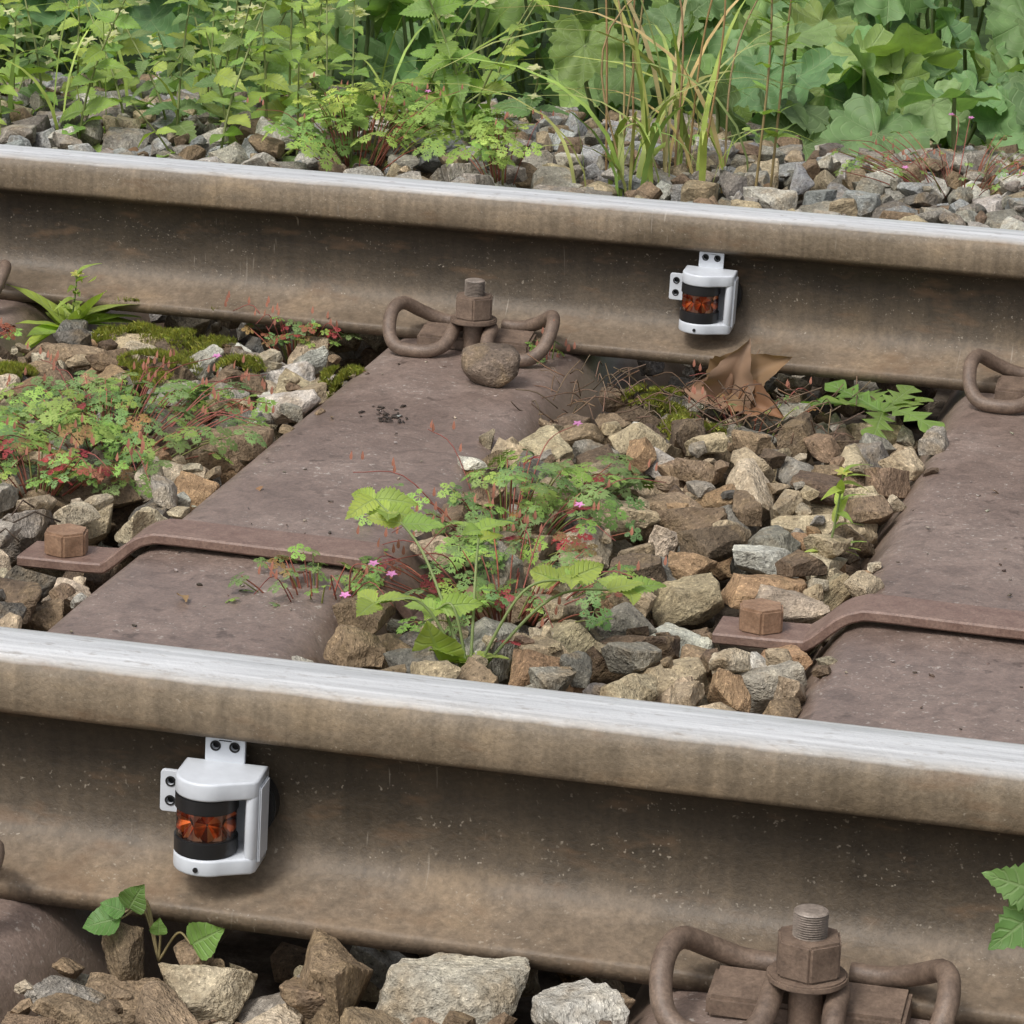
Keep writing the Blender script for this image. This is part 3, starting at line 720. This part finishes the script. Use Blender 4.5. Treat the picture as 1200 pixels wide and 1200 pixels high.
for tip,lvs in (((.125,.62,.075),8),((.215,.60,.065),4),((.30,.55,.05),5),((.335,.60,.03),4),((.20,.53,.02),4),((.16,.50,.03),3)):
    mid=((base[0]+tip[0])/2,(base[1]+tip[1])/2,(base[2]+tip[2])/2+.03); P=stem(mb,[base,mid,tip],.0014,.0009,(.28,.33,.11,.5))
    for i in range(lvs):
        a=i*2.1+random.random(); put(mb,random.choice(L_ov[:2]),P[-1-(i//3)*2],(math.cos(a),math.sin(a),random.uniform(-.1,.4)),random.uniform(.022,.034),jit(G_yel,.15),up=(0,-.5,1))
for a,e,s in ((-1.9,.75,.042),(-.9,.5,.04),(.3,.4,.035),(2.6,.4,.035)): put(mb,L_ov[1],(.225,.515,-.015),(math.cos(a)*math.cos(e),math.sin(a)*math.cos(e),math.sin(e)),s,jit(G_yel,.1))
put(mb,L_ht[0],(.215,.50,-.012),(-.2,-.6,.9),.045,jit(G_yel,.1),roll=0,up=(0,-1,.4))
mb.finish('sow_thistle_plant',M_lf)
mb=MB(); b0=(.188,-.078,-.02)
for tip,s,d in (((.172,-.088,.016),.021,(.45,-.2,.8)),((.168,-.090,.010),.025,(-1,-.25,-.25)),((.190,-.085,.000),.012,(.1,-.2,1)),((.212,-.088,-.002),.027,(.75,-.25,.55)),((.170,-.089,.014),.016,(-.9,-.2,.35))):
    P=stem(mb,[b0,((b0[0]+tip[0])/2,b0[1],tip[2]+.002),tip],.0009,.0006,(.35,.18,.1,.5)); put(mb,L_ht[0],tip,d,s,jit((.16,.30,.075),.2),roll=.3,up=(0,-1,.6))
mb.finish('bindweed_plant',M_lf)
mb=MB(); stem(mb,[(.78,-.24,-.1),(.76,-.22,.03),(.732,-.2,.145)],.002,.0014,(.25,.32,.11,.5))
for d,s in (((-1,-.3,.35),.042),((-.8,-.3,-.7),.046),((.3,-.3,.9),.03),((.7,-.3,-.5),.045),((-.2,-.3,-1),.04)): put(mb,L_ov[0],(.730,-.2,.142),d,s,jit((.17,.30,.09),.1),roll=0,up=(0,-1,.5))
mb.finish('hedge_mustard_plant',M_lf)
mb=MB()
for pos,d,s,up in (((.262,1.385,-.012),(.75,-.15,.62),.068,(0,-1,.5)),((.272,1.38,-.015),(.25,-.3,.9),.060,(.3,-1,.2)),((.275,1.375,-.015),(-.8,-.3,.35),.045,(0,-.8,.8)),((.285,1.365,-.014),(.95,-.35,.05),.045,(0,-.5,1))):
    put(mb,random.choice(L_dry),pos,d,s,jit((.27,.16,.095),.25),roll=random.gauss(0,.3),up=up)
for _ in range(110):
    x=random.uniform(-.8,1.);y=random.choice([random.uniform(.05,1.42),random.uniform(2.1,2.9)])
    ix,iy=int((x-X0)/CS),int((y-Yl)/CS); h=H[ix,iy]
    if h>.03: continue
    put(mb,random.choice(L_nar+L_ov),(x,y,h+.003),(random.gauss(0,1),random.gauss(0,1),random.gauss(0,.25)),random.uniform(.008,.022),jit((.24,.15,.08),.4))
mb.finish('dry_leaf',M_st)
# moss
mb=MB()
for cx,cy,r in ((-.284,1.39,.046),(-.36,1.41,.036),(-.262,1.22,.036),(-.20,1.30,.022),(.25,1.30,.03),(.20,1.40,.03),(-.10,1.30,.02),(-.40,1.18,.025)):
    for _ in range(3000):
        a=random.uniform(0,6.28); q=r*(random.random()**.6)*(1+.25*math.sin(3*a+cx*50)); x,y=cx+math.cos(a)*q,cy+math.sin(a)*q*1.2
        ix,iy=int((x-X0)/CS),int((y-Yl)/CS); h=min(H[ix-1:ix+2,iy-1:iy+2].max(),.010); z=h-.001+.007*(1-(q/r)**2)
        s=.0045*random.uniform(.6,1.4); d=np.array([random.gauss(0,.6),random.gauss(0,.6),1]); d/=np.linalg.norm(d); t=np.cross(d,(1,0,0))*s*.4
        mb.add([(x,y,z)-t,(x,y,z)+t,np.array((x,y,z))+d*s],[np.array([(0,1,2)])],col=jit((.36,.38,.09),.4))
mb.finish('moss',M_st)
# twigs / debris
mb=MB()
for _ in range(30):
    x=random.gauss(.0,.016);y=random.gauss(1.14,.016); s=random.uniform(.0008,.0024); T,F=TPL[random.randrange(NV)][1]
    mb.add(T,[F],rotz(random.uniform(0,6))@np.diag([s*1.8,s,s*.7]),(x,y,.001+s*.4),col=(.05,.038,.03,.5))
for _ in range(90):
    x=random.uniform(-.08,.09);y=random.uniform(.3,1.38); s=random.uniform(.0006,.0018); T,F=TPL[random.randrange(NV)][1]
    mb.add(T,[F],rotz(random.uniform(0,6))@np.diag([s*1.6,s,s]),(x+random.choice([0,SP]),y,.001+s*.5),col=jit(random.choice([(.12,.09,.07),(.35,.32,.27)]),.5))
for _ in range(150):
    x=random.uniform(.10,.40);y=random.uniform(1.22,1.43);a=random.uniform(0,6.28);l=random.uniform(.015,.05); z=-.012+random.uniform(-.01,.01)
    v,f=tube(smooth_path([(x,y,z),(x+math.cos(a)*l*.5,y+math.sin(a)*l*.4,z+l*random.uniform(.1,.5)),(x+math.cos(a)*l,y+math.sin(a)*l*.8,z+l*random.uniform(0,.7))],6),.0006,4); mb.add(v,f,col=jit((.18,.12,.08),.4))
for _ in range(40):
    x=random.uniform(-.35,-.2);y=random.uniform(.52,.75);a=random.uniform(0,6.28);l=random.uniform(.02,.05); z=0
    v,f=tube([(x,y,z),(x+math.cos(a)*l*.5,y+math.sin(a)*l*.4,z+.01),(x+math.cos(a)*l,y+math.sin(a)*l*.8,z)],.0008,4); mb.add(v,f,col=jit((.08,.06,.045),.4))
mb.finish('twig_debris',M_st)
# ------------------------------------------------------------------ light & camera
W=bpy.data.worlds.new('World'); S.world=W; W.use_nodes=True; nt=W.node_tree
sky=nt.nodes.new('ShaderNodeTexSky'); sky.sky_type='NISHITA'; sky.sun_disc=False
az=math.radians(205); el=math.radians(55)
sky.sun_elevation=el; sky.sun_rotation=az; sky.air_density=1.0; sky.dust_density=5.0; sky.ozone_density=1.0
hs=nt.nodes.new('ShaderNodeHueSaturation'); hs.inputs['Saturation'].default_value=.38; hs.inputs['Value'].default_value=1.08
nt.links.new(sky.outputs[0],hs.inputs['Color']); nt.links.new(hs.outputs[0],nt.nodes['Background'].inputs[0]); nt.nodes['Background'].inputs[1].default_value=.15
sd=bpy.data.lights.new('sun','SUN'); sd.energy=1.5; sd.angle=math.radians(12); sd.color=(1,.975,.93)
so=bpy.data.objects.new('sun',sd); COL.objects.link(so)
dirv=Vector((math.sin(az)*math.cos(el),math.cos(az)*math.cos(el),math.sin(el))); so.rotation_euler=dirv.to_track_quat('Z','Y').to_euler(); so.location=(0,-3,5)
w=Vector((-.21635,.93479,-.28169)); r=Vector((.97103,.23604,.03752)); u=Vector((-.10157,.26542,.95877))
cd=bpy.data.cameras.new('camera'); co=bpy.data.objects.new('camera',cd); COL.objects.link(co)
P=Vector((.84411,-2.00933,.86853))
co.matrix_world=Matrix(((r[0],u[0],-w[0],P[0]),(r[1],u[1],-w[1],P[1]),(r[2],u[2],-w[2],P[2]),(0,0,0,1)))
cd.sensor_width=36; cd.lens=4.24032*1000/1200*36; cd.clip_start=.05; cd.clip_end=3000
S.camera=co
S.view_settings.view_transform='Standard'; S.view_settings.look='None'; S.view_settings.exposure=0
